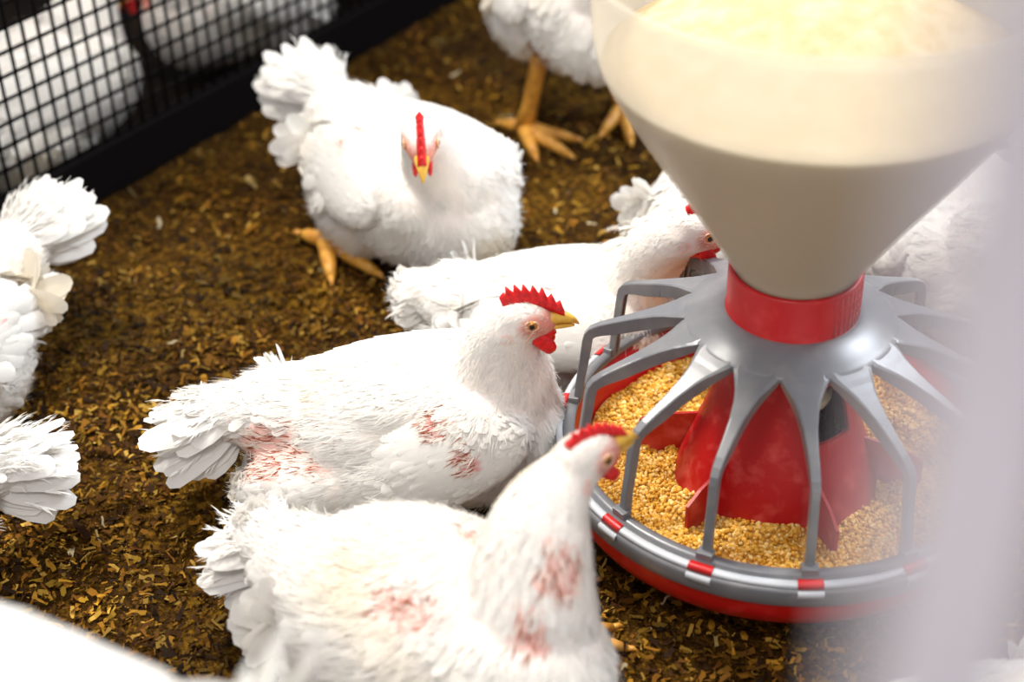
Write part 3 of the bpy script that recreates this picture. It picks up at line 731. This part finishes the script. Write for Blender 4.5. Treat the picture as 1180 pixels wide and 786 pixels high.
# the two at the left edge
R6, Y6 = (-0.762, 0.132), math.radians(-122)
make_bird('broiler_chicken', 'white chicken at the left edge below the wire mesh, raised tail towards the mesh', (*R6, 0), Y6, size=1.0,
          head=(.15, 0, .17), hdir=(1, 0, -.3), tail=(1.1, .45, 0), dens=.8, seed=17, bare=bl(R6, Y6, [((-.654, .181, .106), (.022, .022, .018))]))
R7, Y7 = (-0.765, -0.115), math.radians(-152)
make_bird('broiler_chicken', 'white chicken at the left edge, lower one, ruffled tail and reddish bare thigh', (*R7, 0), Y7, size=.92,
          head=(.15, 0, .17), hdir=(1, 0, -.3), tail=(1.05, .1, 0), dens=1.0, seed=18, bare=bl(R7, Y7, [((-.63, -.05, .06), (.04, .035, .025))]))
# blurred bird closest to us, bottom left
R8, Y8 = (-0.492, -0.575), math.radians(170)
make_bird('broiler_chicken', 'very blurred white chicken closest to us in the bottom left corner', (*R8, 0), Y8, size=1.25, z0=.22,
          head=(.20, .0, .48), hdir=(1, 0, -.1), dens=.6, seed=19, legs=[((.0, -.05, .3), (.03, -.06, 0), 0, 1.6), ((.0, .05, .3), (.0, .06, 0), 0, 1.6)])
# in front of the pan, bottom right
R9, Y9 = (0.06, -0.365), math.radians(-150)
make_bird('broiler_chicken', 'pale pinkish chicken just peeping in at the bottom edge in front of the pan', (*R9, 0), Y9, size=.9,
          head=(.14, 0, .13), hdir=(1, 0, -.3), dens=.6, seed=20)
# right of and behind the pan
R10, Y10 = (0.222, 0.285), math.radians(-88)
make_bird('broiler_chicken', 'hazy white chicken right of the pan, seen past the blurred white pipe', (*R10, 0), Y10, size=.95,
          head=(.13, .05, .14), hdir=(1, .3, -.5), tail=(.4, .0, 0), dens=.6, seed=21)
R11, Y11 = (0.42, 0.42), math.radians(-140)
make_bird('broiler_chicken', 'hazy white chicken behind the hopper on its right side', (*R11, 0), Y11, size=1.0,
          head=(.15, 0, .16), hdir=(1, 0, -.5), dens=.6, seed=22)
# behind the wire mesh
for sx, off, yw, zz, lab, hx, sd_ in ((.045, .115, 55, 0, 'white chicken at the left behind the wire mesh, red comb up', (.165, .01, .19), 23),
                           (.40, .125, 232, 0, 'white chicken behind the wire mesh close to the raised tail of the sitting bird', (.12, -.06, .12), 24),
                           (.80, .135, 55, 0, 'white chicken behind the wire mesh, furthest right and furthest back', (.15, 0, .16), 25)):
    q = fpt(sx, 0, off)
    make_bird('broiler_chicken', lab, q, math.radians(yw), size=.98, z0=zz, head=hx, hdir=(1, .2, -.3), dens=.5, seed=sd_, group='white chickens behind the wire mesh', tail=(.5, .3, 0), comb=1.3,
              legs=[((0, -.05, .06), (.02, -.05, 0), 0, 1.0), ((0, .05, .06), (.0, .05, 0), 0, 1.0)] if zz else [])

# ---------------------------------------------------------------- the wire mesh fence
fence = empty('mesh_fence', fpt(0.6)); tag(fence, 'black plastic mesh fence with a solid black foot board across the top left corner', 'fence')
b = Buf(); c0 = np.array(fpt(0.6))
def strand(p, q, w_, t_):
    p, q = np.array(p) - c0, np.array(q) - c0
    d = nrm(q - p); nn = np.array([FN[0], FN[1], 0]); s_ = np.cross(d, nn)
    V = [e + s_ * w_ / 2 * a_ + nn * t_ / 2 * b_ for e in (p, q) for a_, b_ in ((-1, -1), (1, -1), (1, 1), (-1, 1))]
    b.add(V, [(0, 1, 5, 4), (1, 2, 6, 5), (2, 3, 7, 6), (3, 0, 4, 7), (0, 3, 2, 1), (4, 5, 6, 7)])
s0, s1, zt = -0.9, 1.9, 0.50
for k in range(int((s1 - s0) / .019)):
    q = s0 + k * .019; strand(fpt(q, .045), fpt(q, zt), .0032, .0022)
for k in range(19):
    z = .058 + k * .0245; strand(fpt(s0, z, .0012), fpt(s1, z, .0012), .0034, .0022)
b.build('mesh_panel', M_black, fence)
b = Buf(); rotf = Matrix.Rotation(math.atan2(FD[1], FD[0]), 3, 'Z')
box(b, (np.array(fpt(0.5, .026)) - c0), (2.8, .014, .060), rotf); o = b.build('foot_board', M_black, fence, smooth=False); bevel(o, .002)
b = Buf(); box(b, (np.array(fpt(0.5, zt)) - c0), (2.8, .02, .02), rotf); o = b.build('top_rail', M_black, fence, smooth=False); bevel(o, .002)

# ---------------------------------------------------------------- the pipe right in front of the lens
b = Buf()
revolve(b, [(0.0, 0.0), (0.0088, 0.0), (0.0088, 0.02), (0.0115, 0.022), (0.0115, 0.05), (0.0088, 0.052), (0.0088, 1.30), (0.0115, 1.302), (0.0115, 1.34), (0.0088, 1.342), (0.0088, 1.9), (0.0, 1.9)], 48)
o = b.build('white_pipe', M_post); o.location = (-0.1718, -0.9001, 0)
tag(o, 'upright white plastic pipe, a wide pale blur down the right edge', 'pipe')
